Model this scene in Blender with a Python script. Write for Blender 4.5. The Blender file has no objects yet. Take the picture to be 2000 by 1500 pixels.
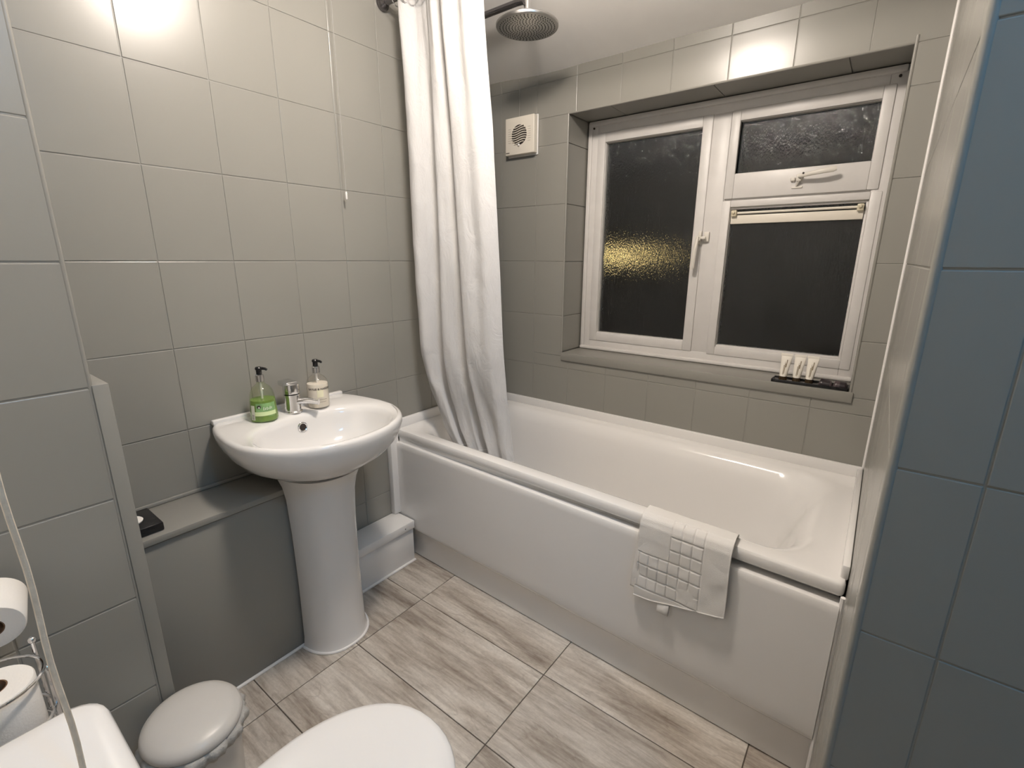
import bpy, bmesh, math, random
from math import sin, cos, pi, radians, sqrt, exp
from mathutils import Vector, Matrix, noise

random.seed(7)
scene = bpy.context.scene
COL = scene.collection

# ------------------------------------------------------------------ camera
CAM = Vector((1.6601, -1.9882, 1.3511))
YAW, PITCH, ROLL, FPX = 0.6524, 0.2551, 0.0042, 933.304
fwd = Vector((-sin(YAW) * cos(PITCH), cos(YAW) * cos(PITCH), -sin(PITCH)))
rgt = Vector((cos(YAW), sin(YAW), 0)); up = rgt.cross(fwd)
r2 = cos(ROLL) * rgt + sin(ROLL) * up; u2 = -sin(ROLL) * rgt + cos(ROLL) * up
cam_d = bpy.data.cameras.new('camera'); cam_d.sensor_width = 36.0; cam_d.sensor_fit = 'HORIZONTAL'
cam_d.lens = FPX / 2000 * 36.0; cam_d.clip_start = 0.01
cam = bpy.data.objects.new('camera', cam_d); COL.objects.link(cam)
cam.matrix_world = Matrix(((r2.x, u2.x, -fwd.x, CAM.x), (r2.y, u2.y, -fwd.y, CAM.y), (r2.z, u2.z, -fwd.z, CAM.z), (0, 0, 0, 1)))
scene.camera = cam

# ------------------------------------------------------------------ world (night outside), exposure
world = bpy.data.worlds.new('night'); scene.world = world; world.use_nodes = True
world.node_tree.nodes['Background'].inputs[0].default_value = (0.55, 0.65, 0.8, 1)
world.node_tree.nodes['Background'].inputs[1].default_value = 0.012
vs = scene.view_settings
vs.view_transform = 'Standard'; vs.look = 'None'; vs.exposure = 0.0; vs.gamma = 1.0; vs.use_curve_mapping = False

LAMP = Vector((0.92, -1.13, 2.45)); LAMP_POWER = 208.0; LAMP_COL = (1.0, 0.89, 0.785)
HALL = Vector((2.25, -1.72, 2.40)); HALL_POWER = 12.0; HALL_COL = (0.10, 0.50, 1.0)


# ------------------------------------------------------------------ materials
def lin(c):
    return tuple(((v / 255 / 12.92) if v / 255 <= .04045 else ((v / 255 + .055) / 1.055) ** 2.4) for v in c)


class NT:
    def __init__(self, name):
        self.m = bpy.data.materials.new(name); self.m.use_nodes = True
        self.t = self.m.node_tree; self.n = self.t.nodes
        self.b = self.n['Principled BSDF']; self.out = self.n['Material Output']

    def node(self, kind, **kw):
        n = self.n.new(kind)
        for k, v in kw.items(): setattr(n, k, v)
        return n

    def link(self, a, b): self.t.links.new(a, b)

    def noise(self, scale, detail=4, rough=.55, vec=None, stretch=None, dist=0.0, coord='Object'):
        n = self.node('ShaderNodeTexNoise'); n.inputs['Scale'].default_value = scale
        n.inputs['Detail'].default_value = detail; n.inputs['Roughness'].default_value = rough
        n.inputs['Distortion'].default_value = dist
        if vec is None:
            tc = self.node('ShaderNodeTexCoord'); vec = tc.outputs[coord]
        if stretch:
            mp = self.node('ShaderNodeMapping'); mp.inputs['Scale'].default_value = stretch
            self.link(vec, mp.inputs['Vector']); vec = mp.outputs['Vector']
        self.link(vec, n.inputs['Vector'])
        return n

    def ramp(self, fac, stops):
        r = self.node('ShaderNodeValToRGB'); e = r.color_ramp.elements
        e[0].position, e[0].color = stops[0][0], (*stops[0][1], 1)
        e[1].position, e[1].color = stops[-1][0], (*stops[-1][1], 1)
        for p, c in stops[1:-1]:
            x = e.new(p); x.color = (*c, 1)
        self.link(fac, r.inputs['Fac']); return r

    def bump(self, height, strength=.1, dist=.001, normal=None):
        b = self.node('ShaderNodeBump'); b.inputs['Strength'].default_value = strength
        b.inputs['Distance'].default_value = dist; self.link(height, b.inputs['Height'])
        if normal is not None: self.link(normal, b.inputs['Normal'])
        return b


def mat(name, col, rough=.5, metal=0.0, var=.04, nscale=8, bump=0.0, bscale=200, coat=0.0, spec=.5, sss=0.0, trans=0.0, ior=1.45):
    k = NT(name); b = k.b
    n = k.noise(nscale, 3)
    lo = tuple(max(0, c * (1 - var)) for c in col); hi = tuple(min(1, c * (1 + var)) for c in col)
    r = k.ramp(n.outputs['Fac'], [(.3, lo), (.7, hi)])
    k.link(r.outputs['Color'], b.inputs['Base Color'])
    b.inputs['Roughness'].default_value = rough; b.inputs['Metallic'].default_value = metal
    b.inputs['Specular IOR Level'].default_value = spec; b.inputs['Coat Weight'].default_value = coat
    b.inputs['Coat Roughness'].default_value = .08
    b.inputs['IOR'].default_value = ior
    if trans: b.inputs['Transmission Weight'].default_value = trans
    if sss:
        b.inputs['Subsurface Weight'].default_value = sss; b.inputs['Subsurface Radius'].default_value = (.01, .008, .006)
    if bump:
        n2 = k.noise(bscale, 2); bp = k.bump(n2.outputs['Fac'], bump, .001); k.link(bp.outputs['Normal'], b.inputs['Normal'])
    return k.m


def paint_mat(name, col, rough=.30):
    """brush-painted ceramic: satin film with long soft undulation and fine orange peel"""
    k = NT(name); b = k.b
    oi = k.node('ShaderNodeObjectInfo')
    tc = k.node('ShaderNodeTexCoord')
    geo = k.node('ShaderNodeNewGeometry')
    n = k.noise(3, 0, vec=geo.outputs['Position'])
    r = k.ramp(n.outputs['Fac'], [(.0, tuple(c * .97 for c in col)), (1.0, tuple(c * 1.03 for c in col))])
    k.link(r.outputs['Color'], b.inputs['Base Color'])
    b.inputs['Roughness'].default_value = rough
    b.inputs['Specular IOR Level'].default_value = .5
    a = k.noise(7, 1, vec=geo.outputs['Position']); f = k.noise(220, 2, vec=geo.outputs['Position'])
    b1 = k.bump(a.outputs['Fac'], .06, .003); b2 = k.bump(f.outputs['Fac'], .08, .0005, b1.outputs['Normal'])
    k.link(b2.outputs['Normal'], b.inputs['Normal'])
    return k.m


def floor_mat():
    k = NT('floor_tile'); b = k.b
    oi = k.node('ShaderNodeObjectInfo'); tc = k.node('ShaderNodeTexCoord')
    off = k.node('ShaderNodeVectorMath', operation='SCALE'); off.inputs[3].default_value = 37.0
    cmb = k.node('ShaderNodeCombineXYZ')
    for i in range(3): k.link(oi.outputs['Random'], cmb.inputs[i])
    k.link(cmb.outputs[0], off.inputs[0])
    add = k.node('ShaderNodeVectorMath', operation='ADD')
    k.link(tc.outputs['Object'], add.inputs[0]); k.link(off.outputs[0], add.inputs[1])
    v = add.outputs[0]
    big = k.noise(2.0, 6, .58, vec=v, stretch=(1.0, 6.0, 1), dist=.5)
    fine = k.noise(9, 8, .66, vec=v, stretch=(.7, 7.0, 1), dist=.4)
    spk = k.noise(80, 5, .7, vec=v, stretch=(1, 1.6, 1))
    vein = k.noise(2.4, 4, .5, vec=v, stretch=(1.0, 4.5, 1), dist=1.0)
    base = k.ramp(big.outputs['Fac'], [(.32, lin((114, 102, 91))), (.42, lin((156, 145, 133))), (.52, lin((191, 183, 172))), (.66, lin((218, 212, 203)))])
    fr = k.ramp(fine.outputs['Fac'], [(.32, lin((114, 100, 88))), (.60, lin((210, 203, 193)))])
    mx = k.node('ShaderNodeMix', data_type='RGBA'); mx.inputs[0].default_value = .38
    k.link(base.outputs[0], mx.inputs[6]); k.link(fr.outputs[0], mx.inputs[7])
    vr = k.ramp(vein.outputs['Fac'], [(.480, (0, 0, 0)), (.497, (1, 1, 1)), (.514, (0, 0, 0))])
    vm = k.node('ShaderNodeMath', operation='MULTIPLY'); vm.inputs[1].default_value = .22
    k.link(vr.outputs[0], vm.inputs[0])
    m2 = k.node('ShaderNodeMix', data_type='RGBA'); k.link(vm.outputs[0], m2.inputs[0])
    k.link(mx.outputs[2], m2.inputs[6]); m2.inputs[7].default_value = (*lin((108, 92, 80)), 1)
    sp = k.ramp(spk.outputs['Fac'], [(.3, (.78, .76, .74)), (.6, (1.04, 1.04, 1.04))])
    m3 = k.node('ShaderNodeMix', data_type='RGBA', blend_type='MULTIPLY'); m3.inputs[0].default_value = .6
    k.link(m2.outputs[2], m3.inputs[6]); k.link(sp.outputs[0], m3.inputs[7])
    hs = k.node('ShaderNodeMapRange'); hs.inputs[3].default_value = .88; hs.inputs[4].default_value = 1.08
    k.link(oi.outputs['Random'], hs.inputs[0])
    m4 = k.node('ShaderNodeVectorMath', operation='SCALE'); k.link(m3.outputs[2], m4.inputs[0]); k.link(hs.outputs[0], m4.inputs[3])
    k.link(m4.outputs[0], b.inputs['Base Color'])
    b.inputs['Roughness'].default_value = .42
    bp = k.bump(fine.outputs['Fac'], .25, .0012); k.link(bp.outputs['Normal'], b.inputs['Normal'])
    return k.m


def glass_mat():
    """obscure rain-pattern glass"""
    k = NT('obscure_glass'); b = k.b
    tc = k.node('ShaderNodeTexCoord')
    s = k.noise(150, 3, .6, vec=tc.outputs['Object'], stretch=(1.0, 1.0, .10), dist=.6)
    d = k.noise(230, 2, .5, vec=tc.outputs['Object'], stretch=(1, 1, .45))
    mx = k.node('ShaderNodeMath', operation='ADD'); k.link(s.outputs['Fac'], mx.inputs[0]); k.link(d.outputs['Fac'], mx.inputs[1])
    bp = k.bump(mx.outputs[0], .6, .003)
    b.inputs['Base Color'].default_value = (.85, .88, .88, 1); b.inputs['Roughness'].default_value = .05
    b.inputs['Transmission Weight'].default_value = 1.0; b.inputs['IOR'].default_value = 1.48
    k.link(bp.outputs['Normal'], b.inputs['Normal'])
    df = k.node('ShaderNodeBsdfDiffuse'); df.inputs[0].default_value = (.20, .20, .20, 1); k.link(bp.outputs['Normal'], df.inputs['Normal'])
    n2 = k.noise(7, 4, vec=tc.outputs['Object'], stretch=(1.6, 1, .7))
    mr = k.node('ShaderNodeMapRange'); mr.inputs[1].default_value = .35; mr.inputs[2].default_value = .7; mr.inputs[3].default_value = .008; mr.inputs[4].default_value = .045
    pw = k.node('ShaderNodeMath', operation='MULTIPLY'); st = k.ramp(s.outputs['Fac'], [(.42, (.35, .35, .35)), (.72, (1.6, 1.6, 1.6))]); k.link(st.outputs[0], pw.inputs[1])
    k.link(n2.outputs['Fac'], mr.inputs[0]); k.link(mr.outputs[0], pw.inputs[0])
    ms = k.node('ShaderNodeMixShader'); k.link(pw.outputs[0], ms.inputs[0]); k.link(b.outputs[0], ms.inputs[1]); k.link(df.outputs[0], ms.inputs[2])
    k.link(ms.outputs[0], k.out.inputs['Surface'])
    return k.m


def clear_mat(name, tint=(1, 1, 1), gl=.12):
    """thin clear plastic wall"""
    k = NT(name); k.n.remove(k.b)
    tr = k.node('ShaderNodeBsdfTransparent'); tr.inputs[0].default_value = (*tint, 1)
    g = k.node('ShaderNodeBsdfGlossy'); g.inputs['Roughness'].default_value = .06
    lw = k.node('ShaderNodeLayerWeight'); lw.inputs[0].default_value = .5
    p4 = k.node('ShaderNodeMath', operation='POWER'); p4.inputs[1].default_value = 3.5; k.link(lw.outputs['Facing'], p4.inputs[0])
    fr = k.node('ShaderNodeMath', operation='MULTIPLY_ADD'); fr.inputs[1].default_value = .45; fr.inputs[2].default_value = .035; k.link(p4.outputs[0], fr.inputs[0])
    n = k.noise(40, 2); bp = k.bump(n.outputs['Fac'], .05, .002); k.link(bp.outputs['Normal'], g.inputs['Normal'])
    ms = k.node('ShaderNodeMixShader'); k.link(fr.outputs[0], ms.inputs[0]); k.link(tr.outputs[0], ms.inputs[1]); k.link(g.outputs[0], ms.inputs[2])
    k.link(ms.outputs[0], k.out.inputs['Surface'])
    return k.m


def cloth_mat(name, col, transl=.25, bscale=500, bstr=.3, bdist=.001, rough=.8, wrinkle=0):
    k = NT(name); b = k.b
    n = k.noise(12, 3); r = k.ramp(n.outputs['Fac'], [(.3, tuple(c * .97 for c in col)), (.7, col)])
    k.link(r.outputs[0], b.inputs['Base Color']); b.inputs['Roughness'].default_value = rough
    b.inputs['Specular IOR Level'].default_value = .25
    f = k.noise(bscale, 2); bp = k.bump(f.outputs['Fac'], bstr, bdist); nn = bp.outputs['Normal']
    if wrinkle:
        w = k.noise(16, 4, .6, stretch=(1.2, 1, .55), dist=1.2); bw = k.bump(w.outputs['Fac'], wrinkle, .01, nn); nn = bw.outputs['Normal']
    k.link(nn, b.inputs['Normal'])
    if transl:
        t = k.node('ShaderNodeBsdfTranslucent'); t.inputs[0].default_value = (*col, 1); k.link(nn, t.inputs['Normal'])
        ms = k.node('ShaderNodeMixShader'); ms.inputs[0].default_value = transl
        k.link(b.outputs[0], ms.inputs[1]); k.link(t.outputs[0], ms.inputs[2]); k.link(ms.outputs[0], k.out.inputs['Surface'])
    return k.m


def emit_mat(name, col, strength):
    k = NT(name); k.n.remove(k.b)
    e = k.node('ShaderNodeEmission'); e.inputs[0].default_value = (*col, 1); e.inputs[1].default_value = strength
    k.link(e.outputs[0], k.out.inputs['Surface']); return k.m


def checker_mat(name, a, bcol, scale):
    k = NT(name); tc = k.node('ShaderNodeTexCoord'); c = k.node('ShaderNodeTexChecker')
    c.inputs['Scale'].default_value = scale; c.inputs['Color1'].default_value = (*a, 1); c.inputs['Color2'].default_value = (*bcol, 1)
    k.link(tc.outputs['Object'], c.inputs['Vector']); k.link(c.outputs['Color'], k.b.inputs['Base Color'])
    k.b.inputs['Roughness'].default_value = .3
    return k.m


GREY = (.270, .262, .236)
M = {}
M['paint'] = paint_mat('grey_tile_paint', GREY, .27)
M['grout'] = paint_mat('painted_grout', tuple(c * .93 for c in GREY), .45)
M['paint_board'] = paint_mat('grey_board_paint', tuple(c * .95 for c in GREY), .38)
M['ceiling'] = mat('ceiling_paint', (.82, .80, .77), .75, var=.02, bump=.2, bscale=60)
M['floor'] = floor_mat()
M['floor_grout'] = mat('floor_grout', lin((92, 84, 76)), .9, bump=.3, bscale=300)
M['acrylic'] = mat('white_acrylic', (.80, .785, .765), .16, var=.01, nscale=3, coat=.3)
M['ceramic'] = mat('white_ceramic', (.76, .745, .725), .10, var=.01, nscale=3, coat=.5)
M['white_gloss'] = mat('white_gloss_paint', (.80, .785, .765), .28, var=.02, bump=.08, bscale=60)
M['frame'] = mat('window_white_paint', (.64, .62, .60), .38, var=.03, nscale=14, bump=.12, bscale=70)
M['fitting'] = mat('off_white_fitting', (.66, .63, .57), .35, var=.04)
M['brass'] = mat('aged_cream_plastic', (.60, .54, .40), .4, var=.08)
M['silicone'] = mat('white_sealant', (.82, .80, .78), .45, var=.02)
M['chrome'] = mat('chrome', (.78, .78, .79), .08, metal=1, var=.01)
M['brushed'] = mat('brushed_chrome', (.60, .59, .58), .28, metal=1, var=.03)
M['dark_metal'] = mat('dark_rail_metal', (.22, .21, .22), .25, metal=1, var=.05)
M['black'] = mat('black_plastic', (.012, .012, .013), .22, var=.1)
M['rubber'] = mat('dark_rubber', (.03, .028, .03), .6, var=.1)
M['fan'] = mat('cream_fan_plastic', (.74, .69, .60), .4, var=.02)
M['dark'] = mat('dark_cavity', (.03, .022, .018), .8, var=.1)
M['glass'] = glass_mat()
M['curtain'] = cloth_mat('white_curtain', (.60, .592, .585), .04, 700, .12, .0006, .6, wrinkle=.5)
M['towel'] = cloth_mat('white_towelling', (.90, .88, .85), .05, 900, .9, .002, .95)
M['paper'] = cloth_mat('tissue_paper', (.86, .83, .78), .05, 260, .5, .001, .95)
M['card'] = mat('brown_card_core', (.16, .09, .05), .9, var=.1)
M['cord'] = mat('beige_cord', (.60, .53, .43), .85, var=.12, nscale=60, bump=.6, bscale=700)
M['white_cord'] = mat('white_cord', (.70, .68, .65), .7, var=.05)
M['grey_cord'] = mat('dulled_cord', (.34, .33, .31), .7, var=.05)
M['bin'] = mat('pale_grey_bin', (.60, .58, .545), .33, var=.02)
M['liner'] = cloth_mat('bin_liner', (.72, .71, .68), .45, 120, .8, .003, .35)
M['clear_green'] = clear_mat('clear_bottle', (.93, .96, .86))
M['clear'] = clear_mat('clear_bottle_white', (.96, .95, .93))
M['green_liquid'] = mat('green_soap', (.36, .54, .15), .15, var=.12, nscale=30, trans=.55, ior=1.35)
M['cream_liquid'] = mat('cream_lotion', (.84, .78, .68), .25, var=.03)
M['green_label'] = mat('green_label', (.22, .40, .16), .4, var=.25, nscale=60)
M['pale_label'] = mat('pale_green_label', (.66, .78, .42), .4, var=.1)
M['white_label'] = mat('pale_label', (.70, .70, .58), .5, var=.05)
M['ink'] = mat('dark_ink', (.05, .04, .03), .5, var=.1)
M['ink_grey'] = mat('grey_ink', (.20, .18, .15), .5, var=.1)
M['ink_brown'] = mat('brown_ink', (.28, .23, .16), .5, var=.1)
M['ink_white'] = mat('white_ink', (.80, .82, .74), .5, var=.05)
M['tube'] = mat('cream_tube', (.80, .76, .68), .35, var=.03)
M['cap'] = mat('dark_brown_cap', (.045, .030, .016), .25, var=.1)
M['tray'] = checker_mat('checked_tray', (.010, .009, .009), (.22, .20, .19), 52)
M['packet'] = checker_mat('checked_packet', (.020, .014, .016), (.075, .055, .058), 34)
M['outdoor'] = mat('night_brick', (.02, .018, .016), .9, var=.2)
M['lamp'] = emit_mat('lamp_glow', LAMP_COL, LAMP_POWER)
M['hall'] = emit_mat('hall_lamp_glow', HALL_COL, HALL_POWER * 6)
M['street'] = emit_mat('outdoor_lamp_glow', (1.0, .74, .30), 3.6)


# ------------------------------------------------------------------ geometry helpers
def BM(): return bmesh.new()


def box(bm, x0, x1, y0, y1, z0, z1, bev=0.0, seg=2):
    t = bmesh.new(); bmesh.ops.create_cube(t, size=1)
    for v in t.verts:
        v.co = Vector(((x0 + x1) / 2 + v.co.x * (x1 - x0), (y0 + y1) / 2 + v.co.y * (y1 - y0), (z0 + z1) / 2 + v.co.z * (z1 - z0)))
    if bev: bmesh.ops.bevel(t, geom=t.edges[:], offset=bev, segments=seg, profile=.5, affect='EDGES')
    return merge(bm, t)


def merge(bm, t, f=None):
    mp = {}
    for v in t.verts: mp[v] = bm.verts.new(f(v.co) if f else v.co)
    for fc in t.faces:
        try: bm.faces.new([mp[v] for v in fc.verts])
        except ValueError: pass
    t.free(); return bm


def loft(bm, rings, cap0=True, cap1=True, closed=True):
    R = [[bm.verts.new(p) for p in r] for r in rings]; n = len(R[0])
    for a, b in zip(R, R[1:]):
        for i in range(n if closed else n - 1):
            j = (i + 1) % n
            try: bm.faces.new((a[i], a[j], b[j], b[i]))
            except ValueError: pass
    if cap0: bm.faces.new(list(reversed(R[0])))
    if cap1: bm.faces.new(R[-1])
    return bm


def lathe(bm, prof, c=(0, 0, 0), n=32, axis='z', cap0=True, cap1=True):
    rings = []
    for r, h in prof:
        ring = []
        for i in range(n):
            a = 2 * pi * i / n
            u, v = r * cos(a), r * sin(a)
            p = {'z': (u, v, h), 'x': (h, u, v), 'y': (v, h, u)}[axis]
            ring.append(Vector(c) + Vector(p))
        rings.append(ring)
    return loft(bm, rings, cap0, cap1)


def tube(bm, pts, r, n=10, closed=False):
    pts = [Vector(p) for p in pts]; m = len(pts); rings = []; prev = None
    for i, p in enumerate(pts):
        if closed: d = pts[(i + 1) % m] - pts[i - 1]
        else: d = pts[min(i + 1, m - 1)] - pts[max(i - 1, 0)]
        d.normalize()
        if prev is None:
            a = Vector((0, 0, 1)) if abs(d.z) < .9 else Vector((1, 0, 0)); s = d.cross(a).normalized()
        else:
            s = (prev - d * prev.dot(d)).normalized()
        prev = s; t = d.cross(s); rr = r[i] if isinstance(r, (list, tuple)) else r
        rings.append([p + rr * (cos(2 * pi * k / n) * s + sin(2 * pi * k / n) * t) for k in range(n)])
    if closed: rings.append(rings[0]); return loft(bm, rings, False, False)
    return loft(bm, rings)


def grid(bm, f, nu, nv):
    V = [[bm.verts.new(f(i / nu, j / nv)) for i in range(nu + 1)] for j in range(nv + 1)]
    for j in range(nv):
        for i in range(nu): bm.faces.new((V[j][i], V[j][i + 1], V[j + 1][i + 1], V[j + 1][i]))
    return bm


def sphere(bm, c, r, n=16, m=10, sc=(1, 1, 1)):
    t = bmesh.new(); bmesh.ops.create_uvsphere(t, u_segments=n, v_segments=m, radius=r)
    for v in t.verts: v.co = Vector((v.co.x * sc[0], v.co.y * sc[1], v.co.z * sc[2])) + Vector(c)
    return merge(bm, t)


def smoothstep(a, b, x):
    t = max(0, min(1, (x - a) / (b - a))); return t * t * (3 - 2 * t)


def interp(tab, x):
    if x <= tab[0][0]: return tab[0][1]
    for (a, va), (b, vb) in zip(tab, tab[1:]):
        if x <= b: return va + (vb - va) * (x - a) / (b - a)
    return tab[-1][1]


def finish(bm, name, m, parent=None, smooth=True, ang=38, solid=0.0, recalc=True):
    if recalc: bmesh.ops.recalc_face_normals(bm, faces=bm.faces[:])
    me = bpy.data.meshes.new(name); bm.to_mesh(me); bm.free()
    if smooth:
        me.shade_smooth(); me.set_sharp_from_angle(angle=radians(ang))
    me.materials.append(M[m] if isinstance(m, str) else m)
    o = bpy.data.objects.new(name, me); COL.objects.link(o)
    if parent is not None:
        o.parent = parent
        if parent.type == 'EMPTY': o.location = -parent.location
    if solid:
        md = o.modifiers.new('thickness', 'SOLIDIFY'); md.thickness = solid; md.offset = 0
    return o


def tag(o, label, cat, group=None):
    o['label'] = label; o['category'] = cat
    if group: o['group'] = group
    return o


def thing(name, label, cat, loc, group=None):
    o = bpy.data.objects.new(name, None); COL.objects.link(o); o.location = loc; o.empty_display_size = .05
    return tag(o, label, cat, group)


def struct(o): o['kind'] = 'structure'; return o


TILE_CACHE = {}


def tile(parent, org, u, v, w, h, m='paint', name='tile', gap=.0024, th=.006, tilt=.0030, cham=.0014, proud=.0):
    """one ceramic tile: org = lower-left corner of its cell, u/v unit vectors; face looks along u x v"""
    w2, h2 = w - gap, h - gap
    if w2 < .006 or h2 < .006: return None
    key = (round(w2, 4), round(h2, 4), m, name, th, cham)
    if key not in TILE_CACHE:
        bm = BM(); a, b = w2 / 2, h2 / 2; c = min(cham, a * .3, b * .3)
        q = lambda x, y, z: [(-x, -y, z), (x, -y, z), (x, y, z), (-x, y, z)]
        loft(bm, [q(a, b, -th), q(a, b, -c), q(a - c * .35, b - c * .35, -c * .3), q(a - c, b - c, 0)])
        bmesh.ops.recalc_face_normals(bm, faces=bm.faces[:])
        me = bpy.data.meshes.new(name); bm.to_mesh(me); bm.free(); me.materials.append(M[m]); TILE_CACHE[key] = me
    o = bpy.data.objects.new(name, TILE_CACHE[key]); COL.objects.link(o); o.parent = parent
    u, v = Vector(u), Vector(v); n = u.cross(v)
    c = Vector(org) + u * w / 2 + v * h / 2 + n * proud
    R = Matrix((u, v, n)).transposed()
    t = Matrix.Rotation(random.gauss(0, tilt * .5), 3, 'X') @ Matrix.Rotation(random.gauss(0, tilt * .5), 3, 'Y')
    o.matrix_local = Matrix.Translation(c) @ (R @ t).to_4x4()
    return o


TW, TH, Z0 = .2054, .2556, 1.3421


def cuts(a, b, start, step):
    k = math.ceil((a - start) / step - 1e-6); r = [a]
    while start + k * step < b - 1e-6:
        x = start + k * step
        if x > a + .004: r.append(x)
        k += 1
    if b - r[-1] < .006 and len(r) > 1: r.pop()
    r.append(b); return list(zip(r, r[1:]))


def text_bm(bm, body, size, f):
    c = bpy.data.curves.new('print', 'FONT'); c.body = body; c.size = size; c.offset = .00022; c.align_x = 'CENTER'; c.align_y = 'CENTER'
    o = bpy.data.objects.new('print', c); COL.objects.link(o); bpy.context.view_layer.update()
    me = bpy.data.meshes.new_from_object(o.evaluated_get(bpy.context.evaluated_depsgraph_get()))
    vs_ = [bm.verts.new(f(v.co.x, v.co.y)) for v in me.vertices]
    for p in me.polygons:
        try: bm.faces.new([vs_[i] for i in p.vertices])
        except ValueError: pass
    bpy.data.objects.remove(o); bpy.data.curves.remove(c); bpy.data.meshes.remove(me)


X, Y, Z = Vector((1, 0, 0)), Vector((0, 1, 0)), Vector((0, 0, 1))
CEIL, CEIL_W, SLOPE_Y = 2.45, 2.148, -.60
XB, YB = .372, -1.755          # tiled boxing: face and corner
RX, RY = 1.702, -1.217         # wall at the bath's end and its free end
YF = -2.12                     # wall behind the cistern
HX = 2.75


def ceil_z(y): return CEIL_W + (CEIL - CEIL_W) * min(1, y / SLOPE_Y)


# ------------------------------------------------------------------ structure: floor
bm = BM(); box(bm, -.02, HX, YF - .02, .0, -.06, -.0025)
floor = struct(finish(bm, 'floor', 'floor_grout', smooth=False))
for xa, xb in cuts(0.0, HX, .3516, .602):
    for ya, yb in cuts(YF, -.0, -.8813, .302):
        if ya > -.60: continue
        tile(floor, (xa, ya, 0), X, Y, xb - xa, yb - ya, 'floor', 'floor_tile', gap=.0032, th=.008, tilt=.0006, cham=.0008)

# ------------------------------------------------------------------ structure: wall with basin (x = 0)
DEP = .0016
bm = BM(); box(bm, -.10, -DEP, YB - .1, .10, 0, CEIL)
wall_l = struct(finish(bm, 'wall_left', 'grout', smooth=False))
for ya, yb in cuts(YB - .02, -.002, -1.4848, TW):
    for za, zb in cuts(0, CEIL, Z0, TH):
        if zb > ceil_z(ya) + .03: zb2 = min(zb, max(za, ceil_z(ya)))
        else: zb2 = zb
        if zb2 - za > .02: tile(wall_l, (0, ya, za), Y, Z, yb - ya, zb2 - za)

# ------------------------------------------------------------------ structure: window wall (y = 0)
WX0, WX1, WZ0, WZ1, WD = .447, 1.622, .890, 1.968, .185
bm = BM()
box(bm, -.10, WX0 - .004, DEP, .30, 0, CEIL); box(bm, WX1 + .004, RX + .1, DEP, .30, 0, CEIL)
box(bm, WX0 - .004, WX1 + .004, DEP, .30, 0, WZ0 - .004); box(bm, WX0 - .004, WX1 + .004, DEP, .30, WZ1 + .004, CEIL)
wall_b = struct(finish(bm, 'wall_back', 'grout', smooth=False))
for xa, xb in cuts(.002, RX - .002, .2794, TW):
    for za, zb in cuts(0, CEIL_W + .02, Z0, TH):
        segs = []
        zz = [(za, min(zb, WZ0)), (max(za, WZ1), zb)]
        if za < WZ0: segs.append((xa, xb, za, min(zb, WZ0)))
        if zb > WZ1: segs.append((xa, xb, max(za, WZ1), zb))
        m0, m1 = max(za, WZ0), min(zb, WZ1)
        if m1 > m0:
            if xa < WX0: segs.append((xa, min(xb, WX0), m0, m1))
            if xb > WX1: segs.append((max(xa, WX1), xb, m0, m1))
        # merge the vertical cuts of a cell that lies wholly beside the opening
        if (xb <= WX0 or xa >= WX1): segs = [(xa, xb, za, zb)]
        for a, b, c, d in segs:
            if b - a > .012 and d - c > .012: tile(wall_b, (a, 0, c), X, Z, b - a, d - c, th=.005)
# reveal tiles and head of the opening
for za, zb in cuts(.912, WZ1, Z0, TH):
    tile(wall_b, (WX0, 0.0, za), Y, Z, WD, zb - za, name='reveal_tile', th=.004, proud=0)
    tile(wall_b, (WX1, WD, za), -Y, Z, WD, zb - za, name='reveal_tile', th=.004)
for xa, xb in cuts(WX0, WX1, .64, .41):
    tile(wall_b, (xa, WD, WZ1), X, -Y, xb - xa, WD, name='reveal_tile', th=.004)
bm = BM()
tube(bm, [(WX0 - .001, .001, .905), (WX0 - .001, .001, WZ1)], .0045, 8); tube(bm, [(WX1 + .001, .001, .905), (WX1 + .001, .001, WZ1 + .02)], .0045, 8)
tube(bm, [(WX0, .002, WZ1 + .001), (WX1, .002, WZ1 + .001)], .004, 8)
finish(bm, 'edge_bead', 'paint', wall_b)
bm = BM(); tube(bm, [(.178, -.002, ceil_z(0)), (.180, -.002, 2.06), (.178, -.002, 1.985)], .0035, 8)
finish(bm, 'painted_cable', 'paint', wall_b)
# sill board
bm = BM(); box(bm, .446, 1.632, -.008, WD, .871, .909, .003)
struct(finish(bm, 'trim_1', 'paint_board'))

# ------------------------------------------------------------------ structure: wall at the end of the bath, its free end, boxing, walls behind the camera
bm = BM(); box(bm, RX + DEP, RX + .12, RY + .006, .10, 0, CEIL)
wall_r = struct(finish(bm, 'wall_right', 'grout', smooth=False))
for ya, yb in cuts(RY + .003, -.002, -.10, TW):
    for za, zb in cuts(0, CEIL, Z0, TH):
        tile(wall_r, (RX, yb, za), -Y, Z, yb - ya, zb - za, tilt=.001)
bm = BM(); box(bm, RX + .006, HX, RY + DEP, RY + .10, 0, CEIL)
wall_p = struct(finish(bm, 'wall_partition', 'grout', smooth=False))
for xa, xb in cuts(RX + .003, HX, 1.795, TW):
    for za, zb in cuts(0, CEIL, Z0, TH): tile(wall_p, (xa, RY, za), X, Z, xb - xa, zb - za)
bm = BM(); tube(bm, [(RX + .004, RY + .004, 0), (RX + .004, RY + .004, CEIL)], .0062, 12)
finish(bm, 'edge_bead', 'paint', wall_p)
bm = BM(); box(bm, -.02, XB - DEP, YF - .1, YB - .004, 0, CEIL)
wall_x = struct(finish(bm, 'wall_boxing', 'grout', smooth=False))
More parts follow.
